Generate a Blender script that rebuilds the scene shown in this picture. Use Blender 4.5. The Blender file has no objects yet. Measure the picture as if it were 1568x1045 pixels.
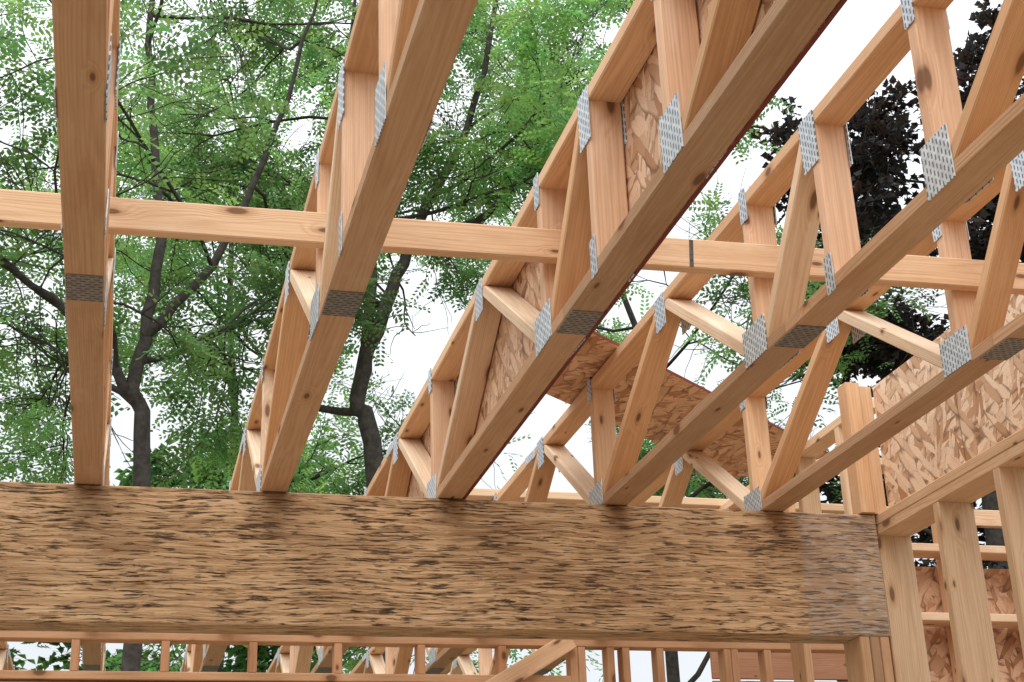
import bpy, math, random, time
import numpy as np
from mathutils import Vector, Matrix, noise as mnoise
random.seed(7); np.random.seed(7)
ZC=1.6            # camera height above floor; heights below are given relative to eye level
scene=bpy.context.scene

# ------------------------------------------------------------------ node helper
class NT:
    def __init__(s,name):
        s.mat=bpy.data.materials.new(name); s.mat.use_nodes=True
        s.t=s.mat.node_tree; s.t.nodes.clear()
        s.out=s.t.nodes.new('ShaderNodeOutputMaterial')
    def n(s,typ,ins=None,**kw):
        nd=s.t.nodes.new(typ)
        for k,v in kw.items(): setattr(nd,k,v)
        if ins:
            for k,v in ins.items():
                if isinstance(v,bpy.types.NodeSocket): s.t.links.new(v,nd.inputs[k])
                else: nd.inputs[k].default_value=v
        return nd
    def math(s,op,a,b=0.0,c=0.0,clamp=False):
        return s.n('ShaderNodeMath',{0:a,1:b,2:c},operation=op,use_clamp=clamp).outputs[0]
    def vmath(s,op,a,b=(0,0,0)):
        return s.n('ShaderNodeVectorMath',{0:a,1:b},operation=op).outputs[0]
    def mix(s,f,a,b,bt='MIX'):
        nd=s.n('ShaderNodeMix',data_type='RGBA',blend_type=bt)
        for i,v in ((0,f),(6,a),(7,b)):
            if isinstance(v,bpy.types.NodeSocket): s.t.links.new(v,nd.inputs[i])
            else: nd.inputs[i].default_value=v
        return nd.outputs[2]
    def sstep(s,v,a,b,lo=0.0,hi=1.0):
        return s.n('ShaderNodeMapRange',{0:v,1:a,2:b,3:lo,4:hi},interpolation_type='SMOOTHSTEP').outputs[0]
    def attr(s,name): return s.n('ShaderNodeAttribute',attribute_name=name)
    def surf(s,sh): s.t.links.new(sh,s.out.inputs[0])
def c4(r,g,b): return (r,g,b,1)

# ------------------------------------------------------------------ materials
def wood_mat():
    m=NT('fir_lumber'); g=m.attr('gco').outputs['Vector']; tint=m.attr('tint').outputs['Color']
    lo=m.n('ShaderNodeTexNoise',{'Vector':m.vmath('MULTIPLY',g,(1.1,7,7)),'Scale':1.0,'Detail':1.0})
    off=m.vmath('MULTIPLY',m.vmath('SUBTRACT',lo.outputs['Color'],(.5,.5,.5)),(0,.035,.035))
    s0=m.n('ShaderNodeSeparateXYZ',{0:g})
    kco=m.n('ShaderNodeCombineXYZ',{0:m.math('MULTIPLY',s0.outputs[0],3.6),1:m.math('MULTIPLY',m.math('ADD',s0.outputs[1],m.math('MULTIPLY',s0.outputs[2],.6)),10.5)}).outputs[0]
    kv=m.n('ShaderNodeTexVoronoi',{'Vector':kco,'Scale':1.0},voronoi_dimensions='2D')
    ks=m.n('ShaderNodeSeparateColor',{0:kv.outputs['Color']})
    kd=m.math('DIVIDE',kv.outputs['Distance'],m.math('MULTIPLY_ADD',ks.outputs[1],.9,.35)); kc=ks.outputs[0]
    sel=m.math('GREATER_THAN',kc,.60)
    push=m.math('MULTIPLY',m.sstep(kd,0.0,.42,.014,0),sel)
    g2=m.vmath('ADD',g,off)
    sp=m.n('ShaderNodeSeparateXYZ',{0:g2})
    r=m.math('SQRT',m.math('ADD',m.math('POWER',sp.outputs[1],2.0),m.math('POWER',sp.outputs[2],2.0)))
    r=m.math('ADD',r,push)
    ring=m.math('SINE',m.math('MULTIPLY',r,1250.0))
    ring=m.math('MULTIPLY_ADD',ring,.5,.5); ring=m.math('POWER',ring,2.0)
    fine=m.n('ShaderNodeTexNoise',{'Vector':m.vmath('MULTIPLY',g,(4,200,200)),'Scale':1.0,'Detail':2.0}).outputs[0]
    blot=m.n('ShaderNodeTexNoise',{'Vector':m.vmath('MULTIPLY',g,(2.5,9,9)),'Scale':1.0,'Detail':4.0,'Roughness':.7}).outputs[0]
    c=m.mix(m.math('MULTIPLY',ring,.38),c4(.80,.585,.40),c4(.60,.375,.215))
    c=m.mix(m.sstep(fine,.35,.75,0,.38),c,c4(.49,.305,.18))
    c=m.mix(m.sstep(blot,.48,.72,0,.45),c,c4(.57,.345,.19))
    c=m.mix(m.sstep(blot,.44,.30,0,.4),c,c4(.86,.70,.54))
    c=m.mix(1.0,c,tint,'MULTIPLY')
    halo=m.math('MULTIPLY',m.sstep(kd,.08,.24,.5,0),sel)
    c=m.mix(halo,c,c4(.42,.20,.085))
    core=m.math('MULTIPLY',m.sstep(kd,.06,.12,1,0),sel)
    c=m.mix(m.math('MULTIPLY',core,.8),c,c4(.14,.06,.027))
    bmp=m.n('ShaderNodeBump',{'Strength':.35,'Distance':.002,'Height':m.math('ADD',m.math('MULTIPLY',ring,-.4),fine)})
    p=m.n('ShaderNodeBsdfPrincipled',{'Base Color':c,'Roughness':.7,'Normal':bmp.outputs[0]})
    p.inputs['Specular IOR Level'].default_value=.25
    m.surf(p.outputs[0]); return m.mat

def beam_mat():
    m=NT('parallel_strand_timber'); g=m.attr('gco').outputs['Vector']
    warp=m.n('ShaderNodeTexNoise',{'Vector':m.vmath('MULTIPLY',g,(2.2,7,7)),'Scale':1.0,'Detail':1.0})
    w2=m.n('ShaderNodeTexNoise',{'Vector':m.vmath('MULTIPLY',g,(14,50,50)),'Scale':1.0,'Detail':2.0})
    gg=m.vmath('ADD',g,m.vmath('MULTIPLY',m.vmath('SUBTRACT',warp.outputs['Color'],(.5,.5,.5)),(.0,.040,.040)))
    gg=m.vmath('ADD',gg,m.vmath('MULTIPLY',m.vmath('SUBTRACT',w2.outputs['Color'],(.5,.5,.5)),(.05,.007,.007)))
    v=m.n('ShaderNodeTexVoronoi',{'Vector':m.vmath('MULTIPLY',gg,(5.5,105,105)),'Scale':1.0})
    vs=m.n('ShaderNodeSeparateColor',{0:v.outputs['Color']})
    c=m.mix(m.math('POWER',vs.outputs[0],1.3),c4(.72,.47,.26),c4(.40,.225,.105))
    streak=m.n('ShaderNodeTexNoise',{'Vector':m.vmath('MULTIPLY',gg,(4.5,260,260)),'Scale':1.0,'Detail':4.0,'Roughness':.6}).outputs[0]
    c=m.mix(m.sstep(streak,.46,.68,0,.5),c,c4(.25,.125,.055))
    c=m.mix(m.sstep(streak,.46,.34,0,.4),c,c4(.82,.60,.38))
    cr=m.n('ShaderNodeTexNoise',{'Vector':m.vmath('MULTIPLY',gg,(11,150,150)),'Scale':1.0,'Detail':3.0,'Roughness':.62}).outputs[0]
    clus=m.n('ShaderNodeTexNoise',{'Vector':m.vmath('MULTIPLY',g,(6,12,12)),'Scale':1.0,'Detail':2.0}).outputs[0]
    crs=m.math('ADD',cr,m.math('MULTIPLY',clus,.24))
    crk=m.sstep(crs,.725,.765)
    c=m.mix(m.sstep(crs,.66,.735,0,.4),c,c4(.17,.075,.03))
    c=m.mix(m.math('MULTIPLY',crk,.92),c,c4(.028,.013,.007))
    big=m.n('ShaderNodeTexNoise',{'Vector':m.vmath('MULTIPLY',g,(1.4,4,4)),'Scale':1.0,'Detail':4.0,'Roughness':.6}).outputs[0]
    c=m.mix(m.sstep(big,.44,.72,0,.4),c,c4(.32,.17,.08))
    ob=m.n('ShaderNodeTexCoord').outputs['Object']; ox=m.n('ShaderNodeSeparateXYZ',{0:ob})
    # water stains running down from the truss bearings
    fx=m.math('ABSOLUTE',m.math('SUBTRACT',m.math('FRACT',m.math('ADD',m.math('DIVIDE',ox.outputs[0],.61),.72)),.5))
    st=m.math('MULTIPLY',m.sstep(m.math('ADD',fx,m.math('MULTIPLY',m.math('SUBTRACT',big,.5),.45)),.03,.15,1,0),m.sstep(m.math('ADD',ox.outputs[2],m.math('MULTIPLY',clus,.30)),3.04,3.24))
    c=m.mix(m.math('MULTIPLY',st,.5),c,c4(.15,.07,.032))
    edge=m.math('ADD',ox.outputs[0],m.math('MULTIPLY',w2.outputs[0],.02))
    grey=m.sstep(edge,2.40,2.412,0,.35)
    c=m.mix(grey,c,c4(.40,.31,.26))
    dust=m.n('ShaderNodeTexNoise',{'Vector':m.vmath('MULTIPLY',g,(16,80,80)),'Scale':1.0,'Detail':3.0}).outputs[0]
    c=m.mix(m.math('MULTIPLY',m.sstep(dust,.48,.66,0,.8),m.sstep(edge,2.40,2.412,.05,.6)),c,c4(.62,.56,.52))
    h=m.math('SUBTRACT',m.math('MULTIPLY',vs.outputs[1],.6),m.math('MULTIPLY',m.sstep(crs,.66,.765),1.8))
    h=m.math('ADD',h,m.math('MULTIPLY',streak,.6))
    bmp=m.n('ShaderNodeBump',{'Strength':.9,'Distance':.004,'Height':h})
    p=m.n('ShaderNodeBsdfPrincipled',{'Base Color':c,'Roughness':.75,'Normal':bmp.outputs[0]})
    p.inputs['Specular IOR Level'].default_value=.25
    m.surf(p.outputs[0]); return m.mat

def osb_mat():
    m=NT('oriented_strand_board'); g=m.attr('gco').outputs['Vector']; tint=m.attr('tint').outputs['Color']
    nz=m.n('ShaderNodeTexNoise',{'Vector':g,'Scale':11.0,'Detail':2.0})
    gg=m.vmath('ADD',g,m.vmath('MULTIPLY',m.vmath('SUBTRACT',nz.outputs['Color'],(.5,.5,.5)),(.03,.03,0)))
    col=None;h=None
    for i,(ang,sx,sy) in enumerate(((.25,11,44),(1.3,13,50),(-.85,10,38))):
        mp=m.n('ShaderNodeMapping',{'Vector':gg,'Rotation':(0,0,ang),'Scale':(1,1,1),'Location':(i*3.1,i*1.7,0)})
        v=m.n('ShaderNodeTexVoronoi',{'Vector':m.vmath('MULTIPLY',mp.outputs[0],(sx,sy,1)),'Scale':1.0},voronoi_dimensions='2D')
        s=m.n('ShaderNodeSeparateColor',{0:v.outputs['Color']})
        cc=m.mix(m.math('POWER',s.outputs[0],1.7),c4(.80,.61,.44),c4(.40,.205,.095))
        cc=m.mix(m.sstep(v.outputs['Distance'],.48,.85,0,.75),cc,c4(.15,.065,.025))
        if col is None: col,h=cc,s.outputs[0]
        else:
            f=m.math('GREATER_THAN',s.outputs[1],.55)
            col=m.mix(f,col,cc); h=m.math('ADD',m.math('MULTIPLY',h,m.math('SUBTRACT',1.0,f)),m.math('MULTIPLY',s.outputs[2],f))
    fine=m.n('ShaderNodeTexNoise',{'Vector':g,'Scale':160.0,'Detail':2.0}).outputs[0]
    col=m.mix(m.sstep(fine,.5,.75,0,.4),col,c4(.30,.15,.07))
    col=m.mix(1.0,col,tint,'MULTIPLY')
    bmp=m.n('ShaderNodeBump',{'Strength':.5,'Distance':.003,'Height':h})
    p=m.n('ShaderNodeBsdfPrincipled',{'Base Color':col,'Roughness':.65,'Normal':bmp.outputs[0]})
    m.surf(p.outputs[0]); return m.mat

def plate_mat():
    m=NT('galvanised_nail_plate'); g=m.attr('gco').outputs['Vector']; s=m.n('ShaderNodeSeparateXYZ',{0:g}); tint=m.attr('tint').outputs['Color']
    u=m.math('DIVIDE',s.outputs[0],.0135); row=m.math('FLOOR',u)
    v=m.math('ADD',m.math('DIVIDE',s.outputs[1],.021),m.math('MULTIPLY',m.math('MODULO',m.math('ABSOLUTE',row),2.0),.5))
    fu=m.math('ABSOLUTE',m.math('SUBTRACT',m.math('FRACT',u),.5)); fv=m.math('ABSOLUTE',m.math('SUBTRACT',m.math('FRACT',v),.5))
    slot=m.math('MULTIPLY',m.math('LESS_THAN',fu,.19),m.math('LESS_THAN',fv,.31))
    nz=m.n('ShaderNodeTexNoise',{'Vector':g,'Scale':45.0,'Detail':3.0}).outputs[0]
    base=m.mix(m.sstep(nz,.35,.7),c4(.76,.84,.91),c4(.53,.60,.66))
    c=m.mix(m.math('MULTIPLY',slot,.88),base,c4(.10,.11,.13))
    c=m.mix(1.0,c,tint,'MULTIPLY')
    bmp=m.n('ShaderNodeBump',{'Strength':.8,'Distance':.002,'Height':m.math('SUBTRACT',nz,slot)})
    p=m.n('ShaderNodeBsdfPrincipled',{'Base Color':c,'Metallic':.15,'Roughness':.55,'Normal':bmp.outputs[0]})
    m.surf(p.outputs[0]); return m.mat

def simple_mat(name,a,b,scale,rough=.8,bump=.3):
    m=NT(name); tc=m.n('ShaderNodeTexCoord').outputs['Object']
    nz=m.n('ShaderNodeTexNoise',{'Vector':tc,'Scale':scale,'Detail':4.0,'Roughness':.65}).outputs[0]
    c=m.mix(m.sstep(nz,.3,.7),c4(*a),c4(*b))
    bmp=m.n('ShaderNodeBump',{'Strength':bump,'Distance':.01,'Height':nz})
    p=m.n('ShaderNodeBsdfPrincipled',{'Base Color':c,'Roughness':rough,'Normal':bmp.outputs[0]})
    m.surf(p.outputs[0]); return m.mat

def leaf_mat(name,a,trans,tf):
    m=NT(name); t=m.attr('tint').outputs['Color']
    c=m.mix(1.0,c4(*a),t,'MULTIPLY')
    ct=m.mix(1.0,c4(*trans),t,'MULTIPLY')
    p=m.n('ShaderNodeBsdfDiffuse',{'Color':c})
    tr=m.n('ShaderNodeBsdfTranslucent',{'Color':ct})
    mx=m.n('ShaderNodeMixShader',{0:tf,1:p.outputs[0],2:tr.outputs[0]})
    m.surf(mx.outputs[0]); return m.mat

WOOD=wood_mat(); BEAM=beam_mat(); OSB=osb_mat(); PLATE=plate_mat()
RED=simple_mat('red_edge_paint',(.22,.03,.022),(.17,.035,.025),60)
INK=simple_mat('ink_line',(.07,.06,.05),(.14,.12,.10),60)
BARK=simple_mat('bark',(.030,.024,.020),(.075,.062,.052),14,.9,.8)
GROUND=simple_mat('dirt_and_grass',(.10,.08,.05),(.07,.10,.035),.9)
CONC=simple_mat('plywood_subfloor',(.27,.21,.155),(.35,.275,.20),3,.85,.1)
LEAF=leaf_mat('locust_leaf',(.16,.28,.11),(.31,.54,.17),.5)
LEAF2=leaf_mat('broad_leaf',(.10,.20,.07),(.20,.38,.11),.45)
MLEAF=leaf_mat('maple_leaf',(.055,.052,.05),(.07,.05,.045),.25)

# ------------------------------------------------------------------ lumber builder
PAL=[(1.0,.99,.97),(1.10,1.14,1.18),(.98,.88,.77),(1.06,.98,.93),(1.0,.93,.86),(1.1,1.08,1.04),(1.0,.86,.73)]
def rt():
    c=random.choice(PAL); k=random.uniform(.88,1.06); return (c[0]*k,c[1]*k,c[2]*k)
class B:
    def __init__(s): s.v=[];s.f=[];s.g=[];s.t=[];s.m=[]
    def board(s,p0,p1,wdir,w,t,tint=None,mat=0,ch=.0035,cut0=None,cut1=None,red=None):
        p0=Vector(p0);p1=Vector(p1);d=(p1-p0);L=d.length;d.normalize()
        wd=Vector(wdir);wd=(wd-d*wd.dot(d)).normalized();td=d.cross(wd)
        tint=tint or rt()
        k_=random.uniform(.90,1.05); tint=tuple(k_*q for q in tint)
        ro=(random.uniform(0,60),random.uniform(-.05,.05),random.choice((-1,1))*random.uniform(.02,.11))
        if mat==2: ro=(random.uniform(0,9),random.uniform(0,9),0)
        a,b=w/2,t/2;c=min(ch,b*.5)
        prof=[(a-c,-b),(a,-b+c),(a,b-c),(a-c,b),(-a+c,b),(-a,b-c),(-a,-b+c),(-a+c,-b)]
        i0=len(s.v)
        for e,(pp,cut) in enumerate(((p0,cut0),(p1,cut1))):
            for (u,v) in prof:
                q=pp+wd*u+td*v; ss=0 if e==0 else L
                if cut is not None:
                    k=(cut-q.z)/d.z; q=q+d*k; ss+=k
                s.v.append((q.x,q.y,q.z+ZC)); s.g.append((ss+ro[0],u+ro[1],v+ro[2])); s.t.append(tint)
        for k in range(8):
            j=(k+1)%8
            s.f.append((i0+k,i0+j,i0+8+j,i0+8+k)); s.m.append(red if (red is not None and k in (0,1,2,4,5,6)) else mat)
        s.f.append(tuple(i0+k for k in range(7,-1,-1))); s.m.append(mat if red is None else red)
        s.f.append(tuple(i0+8+k for k in range(8))); s.m.append(mat if red is None else red)
    def plate(s,c,udir,vdir,lu,lv,mat=1,tint=(1,1,1)):
        c=Vector(c);u=Vector(udir).normalized();v=Vector(vdir).normalized();n=u.cross(v)
        th=.0012;i0=len(s.v);ro=random.uniform(0,.01);k_=random.uniform(.85,1.08);tint=tuple(q*k_ for q in tint)
        for k in (-1,1):
            for (a,b) in ((-1,-1),(1,-1),(1,1),(-1,1)):
                q=c+u*a*lu/2+v*b*lv/2+n*k*th
                s.v.append((q.x,q.y,q.z+ZC)); s.g.append((a*lu/2+ro+1,b*lv/2+ro+1,0)); s.t.append(tint)
        for f in ((3,2,1,0),(4,5,6,7),(0,1,5,4),(1,2,6,5),(2,3,7,6),(3,0,4,7)):
            s.f.append(tuple(i0+x for x in f)); s.m.append(mat)
    def make(s,name,mats):
        me=bpy.data.meshes.new(name); me.from_pydata(s.v,[],s.f)
        for m in mats: me.materials.append(m)
        me.polygons.foreach_set('material_index',s.m)
        a=me.attributes.new('gco','FLOAT_VECTOR','POINT'); a.data.foreach_set('vector',np.array(s.g,dtype=np.float32).ravel())
        a=me.attributes.new('tint','FLOAT_COLOR','POINT')
        t=np.ones((len(s.t),4),dtype=np.float32); t[:,:3]=s.t; a.data.foreach_set('color',t.ravel())
        me.validate(); me.update()
        o=bpy.data.objects.new(name,me); scene.collection.objects.link(o); return o
MATS=[WOOD,PLATE,OSB,RED,INK,BEAM]
X=Vector((1,0,0));Y=Vector((0,1,0));Z=Vector((0,0,1))

# ------------------------------------------------------------------ floor trusses
ZB=1.509; ZBT=ZB+.038; ZTU=ZB+.470; ZT=ZB+.508
def truss(xc,idx):
    b=B(); W=.089; w=.0865
    jy=random.uniform(-.012,.012)
    segs=[-1.55,3.35+jy,8.2,12.2]
    for a,c in zip(segs[:-1],segs[1:]):
        tt=random.choice([(.78,.665,.58),(.72,.615,.54),(.83,.71,.615)])
        b.board((xc,a,ZB+.019),(xc,c-.002,ZB+.019),X,W,.038,tint=tt)
    segs=[-1.55,1.1,5.9,10.4,12.2]
    for a,c in zip(segs[:-1],segs[1:]):
        b.board((xc,a,ZTU+.019),(xc,c-.002,ZTU+.019),X,W,.038,tint=random.choice([(1,.88,.76),(1.05,.97,.88),(.98,.86,.74)]))
    def post(y,tn=None): b.board((xc+random.uniform(-.0007,.0007),y+jy,ZBT),(xc,y+jy+random.uniform(-.004,.004),ZTU),X,w,.038,tint=tn)
    def diag(yb,yt,tn=None):
        b.board((xc,yb+jy,ZBT),(xc,yt+jy,ZTU),X,w,.038,tint=tn,cut0=ZBT-.0005,cut1=ZTU+.0005)
    pink=(1.10,1.0,.97); cream=(1.12,1.18,1.22); org=(.98,.84,.69)
    def pl(y,z,ly,lz):
        for sx in (-1,1):
            tilt=random.uniform(-.05,.05)
            u=Vector((0,math.cos(tilt),math.sin(tilt))); v=Vector((0,-math.sin(tilt),math.cos(tilt)))
            b.plate((xc+sx*(W/2+.0018),y+jy+random.uniform(-.006,.006),z+random.uniform(-.005,.005)),u,v,ly,lz)
    for p,tn in ((2.55,pink),(3.07,pink),(3.53,pink)): post(p,tn)
    diag(3.485,3.118,org if idx%2 else cream)
    pl(3.085,ZT-.078,.085,.15); pl(3.07,ZBT+.012,.042,.10)
    pl(3.53,ZTU+.0,.045,.10); pl(3.535,ZBT+.018,.15,.105)
    pl(2.55,ZTU+.0,.045,.09); pl(2.525,ZBT+.028,.115,.13)
    y=3.53; k=0
    while y<11.5:
        diag(y+.054,y+.675,cream); diag(y+1.446,y+.745,org if (k+idx)%3 else None)
        pl(y+.71,ZTU-.018,.09,.115)
        if y+1.5<12: post(y+1.5,pink if k%2 else None)
        pl(y+1.5,ZTU+.0,.045,.09); pl(y+1.5,ZBT+.014,.15,.09)
        y+=1.5;k+=1
    y=2.55;k=0
    while y>-1.0:
        diag(y-.054,y-.675,org); diag(y-1.446,y-.745,cream)
        pl(y-.71,ZTU-.018,.09,.115)
        if y-1.5>-1.5: post(y-1.5)
        pl(y-1.5,ZTU,.045,.09); pl(y-1.5,ZBT+.014,.15,.09)
        y-=1.5;k+=1
    for yy in (3.355,8.2):
        b.plate((xc,yy+jy,ZB-.0018),Y,-X,.145,.084,tint=(.40,.33,.28))  # dark tint puts underside shade and floor reflection into the splice plate colour
    for yy in (1.1,5.9,10.4): pl(yy-jy,ZTU+.019,.15,.034)
    return b.make('floor_truss',MATS)
XS=[-.744,-.134,.476,1.087,1.696,2.305]
for i,x in enumerate(XS): truss(x,i)

# ------------------------------------------------------------------ sheathing on the truss, strongback, loose sheet
b=B(); b.board((1.1395,1.5,(ZB+ZT)/2-.002),(1.1395,6.6,(ZB+ZT)/2-.002),Z,.499,.0105,mat=2,ch=.001,red=3,tint=(1.15,1.06,1.0)); b.make('osb_sheathing_panel',MATS)
b=B()
b.board((-2.2,3.485,1.742),(.46,3.487,1.772),Z,.089,.036,tint=(1.08,1.02,.94)); 
b.board((.462,3.487,1.772),(2.75,3.482,1.800),Z,.089,.036,tint=(1.04,.95,.86))
b.board((1.45,3.4665,1.742),(1.455,3.4665,1.825),X,.012,.0006,mat=4,ch=.0001)
b.make('strongback_board',MATS)
b=B()
A=Vector((1.40,4.50,ZT+.016)); Bp=Vector((3.0,5.78,ZT+.016)); pr=Vector((-.62,.785,0)).normalized()
b.board(A+pr*.24,Bp+pr*.24,pr,.48,.012,mat=2,ch=.001,red=3,tint=(1.1,.96,.84)); b.make('osb_offcut_sheet',MATS)

# ------------------------------------------------------------------ main beam
YB=4.94; BT=1.507; BH=.457; BW=.150; BX=2.712
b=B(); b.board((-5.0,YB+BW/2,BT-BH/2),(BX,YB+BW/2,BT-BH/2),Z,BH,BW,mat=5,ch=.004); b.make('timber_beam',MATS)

# ------------------------------------------------------------------ right-hand stud wall (runs along Y)
b=B()
xw0,xw1=2.722,2.862; xm=(xw0+xw1)/2; FL=-1.6
b.board((xm,-1.6,1.490),(xm,5.08,1.490),X,.140,.038,tint=(1.04,.95,.85)); b.board((xm,-1.6,1.4515),(xm,5.08,1.4515),X,.138,.038,tint=(1.0,.90,.80))
b.board((xm,-1.6,FL+.019),(xm,7.0,FL+.019),X,.140,.038)
for i,yy in enumerate([5.02,4.975,4.525,4.13,3.73,3.33,2.92,2.5,2.1,1.7,1.3,.9,.5,.1,-.3,-.7,-1.1,-1.5]):
    b.board((xm,yy,FL+.04),(xm,yy,1.432),X,.139,.038,tint=random.choice([(.98,.88,.77),(.95,.82,.69),(.98,.92,.85)]))
for z in (.55,):
    for a,c in ((4.15,4.50),(3.75,4.11)): b.board((xm,a,z),(xm,c,z),X,.138,.038)
for k,(x0,x1) in enumerate(((2.672,2.708),(2.632,2.67),(2.592,2.63))):
    b.board(((x0+x1)/2,YB+.072,FL+.04),((x0+x1)/2,YB+.072,BT-BH-.001),Y,.138,x1-x0,tint=random.choice([(.8,.66,.54),(.6,.5,.42)]))
b.make('stud_wall',MATS)
b=B()
b.board((2.772,-1.6,(1.511+2.018)/2),(2.772,4.925,(1.511+2.018)/2),Z,.505,.0115,mat=2,ch=.001,tint=(1.2,1.17,1.15))
for yy in (4.36,3.15):  b.board((2.7655,yy,1.52),(2.7655,yy,2.01),Y,.002,.0008,mat=4,ch=.0002)
b.make('osb_rim_panel',MATS)
b=B()
b.board((2.738,4.965,1.511),(2.738,4.965,2.022),X,.055,.060,tint=(1.05,.93,.8))
b.board((2.680,4.958,1.511),(2.680,4.958,2.030),X,.058,.075,tint=(.98,.83,.68))
b.make('rim_blocking_post',MATS)
b=B()
b.board((2.83,5.05,2.0),(2.83,7.05,2.0),X,.089,.038,tint=(1.1,1.05,1.0)); b.board((2.83,5.05,1.49),(2.83,7.05,1.49),X,.089,.038)
for yy in (5.3,5.7,6.1,6.5,6.9): b.board((2.83,yy,1.51),(2.83,yy,1.98),X,.088,.038)
b.make('cripple_wall',MATS)

# ------------------------------------------------------------------ far stud wall beyond the beam
b=B(); YF=7.15
b.board((-3,YF,1.4905),(6.5,YF,1.4905),Y,.089,.036,tint=(1,.86,.74)); b.board((-3,YF,1.452),(6.5,YF,1.452),Y,.087,.036,tint=(.95,.78,.66))
b.board((-3,YF,1.272),(2.15,YF,1.272),Y,.089,.038,tint=(.95,.78,.64))
b.board((-3,YF,1.12),(2.15,YF,1.12),Z,.24,.08)
b.board((-3,YF,FL+.019),(6.5,YF,FL+.019),Y,.089,.038)
for k in range(-7,6): b.board((-.194+.4*k,YF,1.292),(-.194+.4*k,YF,1.432),Y,.088,.038,tint=(.9,.68,.56))
for x in (2.17,2.21,2.36,2.44,2.62,2.98,3.02,3.2,3.4,3.8,4.2,4.6,5.0,5.4,5.8,6.2): b.board((x,YF,FL+.04),(x,YF,1.432),Y,.088,.038,tint=random.choice([(.85,.68,.56),(.95,.82,.7)]))
for x in (-2.9,-1.9): b.board((x,YF,FL+.04),(x,YF,1.0),Y,.088,.038)
b.board((1.2,YF-.07,.9),(2.15,YF-.07,1.46),Z,.089,.036,tint=(1.1,1.0,.9))
b.make('stud_wall',MATS)
b=B()
for k in range(14): b.board((3.25,8.0,-1.5+.235*k),(4.3,8.0,-1.5+.235*k),Z,.225,.02,tint=(.50,.34,.28))
b.make('plank_wall',MATS)
b=B()
b.board((2.0,6.9,2.10),(5.6,6.9,2.11),Z,.089,.038,tint=(1.1,1.02,.95)); b.board((1.4,6.6,2.037),(3.6,6.62,2.037),Y,.089,.038,tint=(1.1,1.1,1.05)); b.make('top_plate_board',MATS)
b=B()
for x in np.arange(3.0,7.4,.405): b.board((float(x),6.3,FL+.04),(float(x),6.3,2.15),Y,.139,.038,tint=random.choice([(.85,.7,.58),(.95,.82,.7)]))
for z in (2.17,1.75,1.42,.95,.4): b.board((2.95,6.3 if z>2 else 6.29,z),(7.3,6.3 if z>2 else 6.29,z),Y,.137 if z<2 else .14,.038)
b.board((3.35,6.40,.9),(4.7,6.40,.9),Z,1.6,.0115,mat=2,ch=.001,tint=(.9,.75,.65))
b.board((5.1,6.40,.4),(7.1,6.40,.4),Z,3.0,.0115,mat=2,ch=.001,tint=(.9,.75,.65))
b.make('stud_wall',MATS)
b=B()
b.board((-3,-1.45,1.487),(2.7,-1.45,1.487),Y,.089,.038); b.board((-3,-1.45,FL+.019),(2.7,-1.45,FL+.019),Y,.089,.038)
for k in range(15): b.board((-2.9+.4*k,-1.45,FL+.04),(-2.9+.4*k,-1.45,1.467),Y,.088,.038)
b.make('stud_wall',MATS)

# ------------------------------------------------------------------ ground
def slab(name,x0,x1,y0,y1,z0,z1,mat):
    v=[(x,y,z) for z in (z0,z1) for x,y in ((x0,y0),(x1,y0),(x1,y1),(x0,y1))]
    f=[(3,2,1,0),(4,5,6,7),(0,1,5,4),(1,2,6,5),(2,3,7,6),(3,0,4,7)]
    me=bpy.data.meshes.new(name);me.from_pydata(v,[],f);me.materials.append(mat)
    o=bpy.data.objects.new(name,me);scene.collection.objects.link(o);return o
me=bpy.data.meshes.new('ground');me.from_pydata([(-400,-400,-.12),(400,-400,-.12),(400,400,-.12),(-400,400,-.12)],[],[(0,1,2,3)]);me.materials.append(GROUND)
scene.collection.objects.link(bpy.data.objects.new('ground',me))
slab('plywood_subfloor',-5.2,7.4,-3.5,9.3,-.118,-.001,CONC)

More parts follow.
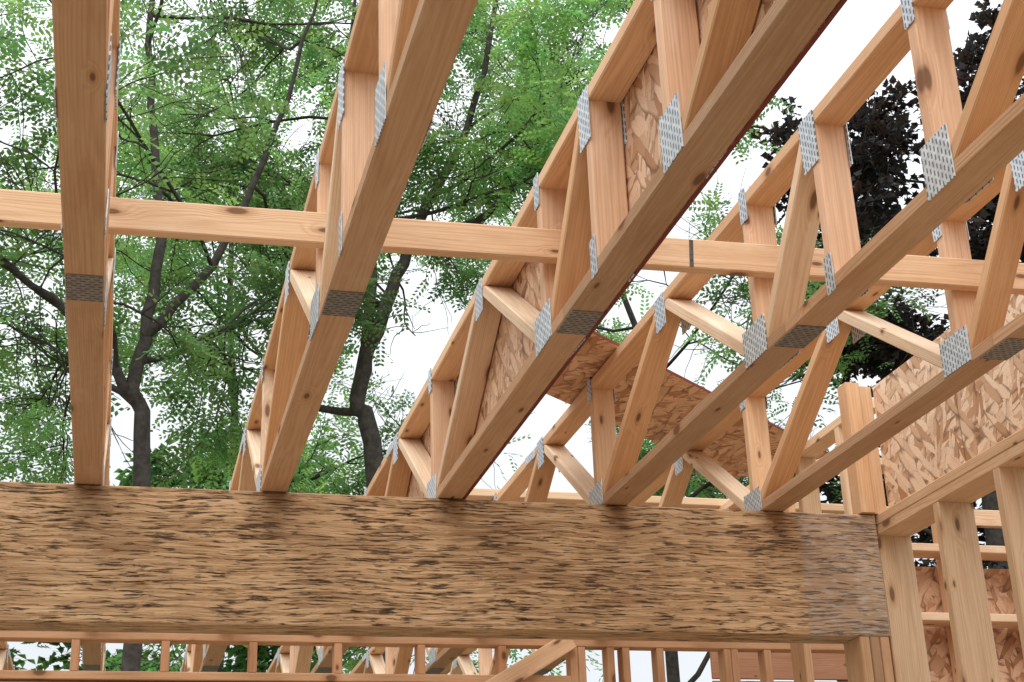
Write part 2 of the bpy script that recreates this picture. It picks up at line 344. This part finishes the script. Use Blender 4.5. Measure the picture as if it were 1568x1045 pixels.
# ------------------------------------------------------------------ trees
class Tubes:
    def __init__(s): s.v=[];s.f=[]
    def tube(s,pts,rad,n):
        prev=None
        for i,p in enumerate(pts):
            d=(pts[min(i+1,len(pts)-1)]-pts[max(i-1,0)]).normalized()
            a=d.orthogonal().normalized() if prev is None else (prev-d*prev.dot(d)).normalized()
            prev=a; c=d.cross(a); i0=len(s.v)
            for k in range(n):
                an=2*math.pi*k/n; s.v.append(tuple(p+(a*math.cos(an)+c*math.sin(an))*rad[i]))
            if i>0:
                for k in range(n): s.f.append((i0-n+k,i0-n+(k+1)%n,i0+(k+1)%n,i0+k))
def rvec():
    return Vector((random.gauss(0,1),random.gauss(0,1),random.gauss(0,1))).normalized()
def tree(name,trunk,r0,limbs,maxlen,cap,leafmat,template,seed,zmin=2.5,gap=.0,extra=(),lsize=1.0,tintbase=1.0,spread=.12):
    random.seed(seed); np.random.seed(seed)
    T=Tubes(); pts=[];dirs=[]
    def grow(p,d,L,r,lvl):
        n=7 if lvl<3 else 4; st=L/n; P=[p.copy()];R=[r]
        for i in range(n):
            d=(d+rvec()*(.26 if lvl<2 else .34)+Vector((0,0,.05 if lvl<2 else -.01))).normalized()
            p=p+d*st; rr=r*(1-.75*(i+1)/n)+.002
            P.append(p.copy());R.append(rr)
            if lvl<3 and i>=1:
                for q in range(1 if random.random()<.6 else 2):
                    cd=(d*random.uniform(.4,1.0)+rvec()*random.uniform(.7,1.0)).normalized(); cd.z=cd.z*.75+.08
                    grow(p,cd.normalized(),L*random.uniform(.38,.62),rr*.6,lvl+1)
            if lvl>=2: pts.append(p.copy()); dirs.append(d.copy())
        T.tube(P,R,6 if lvl<2 else (4 if lvl<3 else 3))
    def path(tr,ra,rb):
        out=[];rd=[];N=len(tr)
        for i in range(N-1):
            a=Vector(tr[max(i-1,0)]);b_=Vector(tr[i]);c=Vector(tr[i+1]);d=Vector(tr[min(i+2,N-1)])
            for k in range(5):
                t=k/5; q=.5*((2*b_)+(c-a)*t+(2*a-5*b_+4*c-d)*t*t+(3*b_-a-3*c+d)*t**3)
                out.append(q+Vector((0,0,ZC))+rvec()*.025); rd.append(ra+(rb-ra)*((i+t)/(N-1)))
        out.append(Vector(tr[-1])+Vector((0,0,ZC)));rd.append(rb); return out,rd
    paths=[path(trunk,r0,r0*.2)]+[path(e,r0*.6,r0*.12) for e in extra]
    for P,R in paths: T.tube(P,R,10)
    cand=[(P[i],R[i]) for P,R in paths for i in range(len(P)) if P[i].z>zmin+ZC]
    for k in range(limbs):
        p,r=cand[int((k+random.random())/limbs*len(cand))]
        az=random.uniform(0,2*math.pi); d=Vector((math.cos(az),math.sin(az),random.uniform(.1,.8))).normalized()
        grow(p,d,maxlen*random.uniform(.65,1.0),min(max(r*.5,.018),.045),1)
    me=bpy.data.meshes.new(name+'_branches');me.from_pydata(T.v,[],T.f);me.materials.append(BARK)
    me.polygons.foreach_set('use_smooth',[True]*len(me.polygons))
    em=bpy.data.objects.new(name,None);scene.collection.objects.link(em)
    o=bpy.data.objects.new('trunk_and_branches',me);scene.collection.objects.link(o);o.parent=em
    pp=[];dd=[];tt=[]
    keep=[(p,d) for p,d in zip(pts,dirs) if mnoise.noise(p*.9+Vector((seed,0,0)))+.35*mnoise.noise(p*2.6)>gap]
    per=cap/max(len(keep),1)
    for p,d in keep:
        cl=tintbase*(1+.9*mnoise.noise(p*.6+Vector((0,seed,5))))*random.uniform(.75,1.25)
        m_=int(per)+(1 if random.random()<per-int(per) else 0)
        for k in range(m_):
            pp.append(p+rvec()*random.uniform(0,spread)); f=(d*.5+rvec()*.9); f.z=f.z*.55-.12; dd.append(f.normalized())
            hue=random.uniform(-.15,.18); tt.append((cl*(1+hue),cl*random.uniform(.9,1.1),cl*(1-hue),1))
    P=np.array([tuple(q) for q in pp],dtype=np.float32);F=np.array([tuple(q) for q in dd],dtype=np.float32)
    tv,tf=template; S=np.random.uniform(.7,1.3,len(P)).astype(np.float32)*lsize
    up=np.array([0,0,1],dtype=np.float32)+np.random.normal(0,.5,(len(P),3)).astype(np.float32)
    side=np.cross(up,F);side/=np.linalg.norm(side,axis=1,keepdims=True)+1e-6; U=np.cross(F,side)
    V=P[:,None,:]+S[:,None,None]*(tv[None,:,0:1]*F[:,None,:]+tv[None,:,1:2]*side[:,None,:]+tv[None,:,2:3]*U[:,None,:])
    n=len(P);m=len(tv);nf=len(tf)
    idx=(np.arange(n)[:,None,None]*m+tf[None,:,:]).reshape(-1).astype(np.int32)
    me=bpy.data.meshes.new(name+'_foliage'); me.vertices.add(n*m); me.vertices.foreach_set('co',V.reshape(-1).astype(np.float32))
    me.loops.add(len(idx)); me.loops.foreach_set('vertex_index',idx)
    me.polygons.add(n*nf); me.polygons.foreach_set('loop_start',np.arange(0,len(idx),4,dtype=np.int32))
    me.update(calc_edges=True)
    a=me.attributes.new('tint','FLOAT_COLOR','POINT'); a.data.foreach_set('color',np.repeat(np.array(tt,dtype=np.float32),m,axis=0).ravel())
    me.materials.append(leafmat)
    o=bpy.data.objects.new('foliage',me);scene.collection.objects.link(o);o.parent=em
def locust_template():
    v=[];f=[];L=.26
    for i in range(6):
        x=L*(.10+.90*i/5); z=-.9*x*x
        for s in (-1,1):
            l=.070*(1-.25*abs(i-2)/3);w=.0165
            d=Vector((.6,s*.85,-.12+random.uniform(-.3,.3))).normalized();n=Vector((d.y,-d.x,random.uniform(-.4,.4))).normalized()
            p=Vector((x,s*.003,z)); i0=len(v)
            for q in (p,p+d*l*.5+n*w,p+d*l,p+d*l*.5-n*w): v.append(tuple(q))
            f.append((i0,i0+1,i0+2,i0+3))
    return np.array(v,dtype=np.float32),np.array(f,dtype=np.int32)
def maple_template():
    v=[];f=[]
    for k in range(3):
        o=Vector((.06*k,(k-1)*.07,-.02*k)); i0=len(v)
        for q in ((0,0,0),(.05,.04,.02),(.11,0,-.02),(.05,-.04,-.01)): v.append(tuple(o+Vector(q)))
        f.append((i0,i0+1,i0+2,i0+3)); i0=len(v)
        for q in ((.02,0,.004),(.025,.06,-.01),(.06,.0,.004),(.025,-.06,-.01)): v.append(tuple(o+Vector(q)))
        f.append((i0,i0+1,i0+2,i0+3))
    return np.array(v,dtype=np.float32),np.array(f,dtype=np.int32)
LT=locust_template(); MT=maple_template()
G=-1.72
tree('honey_locust_tree',[(.05,12.5,G),(.1,12.5,3.8),(-.02,12.5,4.7),(.12,12.6,5.9),(0,12.7,7.3),(-.1,12.7,9),(.2,12.8,11)],.085,12,3.2,5800,LEAF,LT,11,
     extra=[[(-.02,12.5,4.6),(-.6,12.4,5.3),(-1.5,12.3,5.9),(-2.6,12.2,6.6)],[(.05,12.5,5.2),(.7,12.4,6.1),(1.2,12.3,7.6),(1.5,12.2,9)]],gap=.09,tintbase=1.1)
tree('honey_locust_tree',[(2.4,14,G),(2.35,14,4.3),(2.15,14,5.3),(2.5,14,6.5),(2.85,14.1,7.4),(3.5,14.2,9.0),(3.9,14.3,11.2)],.115,12,3.4,5800,LEAF,LT,23,
     extra=[[(2.2,14,5.4),(2.3,14,6.9),(2.0,13.9,8.4),(2.1,13.8,10.4)],[(2.7,14,7.0),(3.6,13.9,7.5),(4.5,13.8,8.6)]],gap=.07,tintbase=1.1)
tree('honey_locust_tree',[(-3.2,15,G),(-3.1,15,4),(-2.8,15,6.5),(-2.9,15,9),(-2.6,15,12)],.10,9,3.4,3800,LEAF,LT,31,gap=.08)
tree('honey_locust_tree',[(6.9,18,G),(6.8,18,4),(7.0,18,6.5),(6.5,18,8.5),(6.0,18,11.5)],.10,9,3.6,4000,LEAF,LT,47,gap=.04,lsize=1.1)
tree('honey_locust_tree',[(1.2,20,G),(1.2,20,3),(1.4,20,6),(1.2,20,9.5),(1.3,20,12)],.10,9,3.6,2600,LEAF,LT,53,gap=.10,tintbase=1.0,lsize=1.3,spread=.16)
tree('deciduous_tree',[(-3.2,27,G),(-3.2,27,2),(-3.0,27,4),(-3.1,27,5.5)],.2,11,2.6,4000,LEAF2,MT,71,zmin=.5,gap=-.3,lsize=1.7,spread=.3,tintbase=1.2)
tree('deciduous_tree',[(1.6,28,G),(1.6,28,2),(1.8,28,4.5),(1.7,28,7.2)],.2,11,2.8,4000,LEAF2,MT,83,zmin=.5,gap=-.3,lsize=1.7,spread=.3,tintbase=1.4)
tree('maple_tree',[(10.3,16,G),(10.3,16,3),(10.5,16,6),(10.4,16,8.2),(10.2,16,9.6)],.2,15,2.5,9000,MLEAF,MT,61,zmin=1.5,gap=-.6,lsize=1.1)

# ------------------------------------------------------------------ world, sun
sun_el=math.radians(48); az=math.radians(205)
w=bpy.data.worlds.new('World');scene.world=w;w.use_nodes=True;nt=w.node_tree;nt.nodes.clear()
out=nt.nodes.new('ShaderNodeOutputWorld');bg=nt.nodes.new('ShaderNodeBackground');bg.inputs[1].default_value=.12
sky=nt.nodes.new('ShaderNodeTexSky');sky.sky_type='NISHITA';sky.sun_disc=False;sky.sun_elevation=sun_el;sky.sun_rotation=az
tc=nt.nodes.new('ShaderNodeTexCoord');sp=nt.nodes.new('ShaderNodeSeparateXYZ');nt.links.new(tc.outputs['Generated'],sp.inputs[0])
mr=nt.nodes.new('ShaderNodeMapRange');nt.links.new(sp.outputs[2],mr.inputs[0]);mr.inputs[1].default_value=.2;mr.inputs[2].default_value=1;mr.inputs[3].default_value=8.1;mr.inputs[4].default_value=18.0
nz=nt.nodes.new('ShaderNodeTexNoise');nt.links.new(tc.outputs['Generated'],nz.inputs[0]);nz.inputs['Scale'].default_value=2.5;nz.inputs['Detail'].default_value=5
mr2=nt.nodes.new('ShaderNodeMapRange');nt.links.new(nz.outputs[0],mr2.inputs[0]);mr2.inputs[1].default_value=.3;mr2.inputs[2].default_value=.7;mr2.inputs[3].default_value=.95;mr2.inputs[4].default_value=1.04
mm=nt.nodes.new('ShaderNodeMath');mm.operation='MULTIPLY';nt.links.new(mr.outputs[0],mm.inputs[0]);nt.links.new(mr2.outputs[0],mm.inputs[1])
vm=nt.nodes.new('ShaderNodeVectorMath');vm.operation='SCALE';vm.inputs[0].default_value=(.96,.995,1.03);nt.links.new(mm.outputs[0],vm.inputs['Scale'])
mx=nt.nodes.new('ShaderNodeMix');mx.data_type='RGBA';mx.inputs[0].default_value=.92
nt.links.new(sky.outputs[0],mx.inputs[6]);nt.links.new(vm.outputs[0],mx.inputs[7]);nt.links.new(mx.outputs[2],bg.inputs[0]);nt.links.new(bg.outputs[0],out.inputs[0])
L=bpy.data.lights.new('sun','SUN');L.energy=1.5;L.angle=math.radians(50);L.color=(1,.97,.93)
so=bpy.data.objects.new('sun',L);scene.collection.objects.link(so)
dv=Vector((math.sin(az)*math.cos(sun_el),math.cos(az)*math.cos(sun_el),math.sin(sun_el)))
so.rotation_euler=dv.to_track_quat('Z','Y').to_euler(); so.location=(0,0,30)

# ------------------------------------------------------------------ camera
cam=bpy.data.cameras.new('camera');co=bpy.data.objects.new('camera',cam);scene.collection.objects.link(co)
fw=Vector((.2402,.8921,.3827)).normalized(); up=Vector((-.0632,-.3790,.9233)); up=(up-fw*up.dot(fw)).normalized(); rt_=fw.cross(up)
M=Matrix(((rt_.x,up.x,-fw.x,0),(rt_.y,up.y,-fw.y,0),(rt_.z,up.z,-fw.z,ZC),(0,0,0,1)))
co.matrix_world=M; cam.sensor_width=36;cam.lens=52.8;cam.clip_start=.05;cam.clip_end=2000
scene.camera=co
scene.view_settings.view_transform='Standard';scene.view_settings.look='None';scene.view_settings.exposure=0
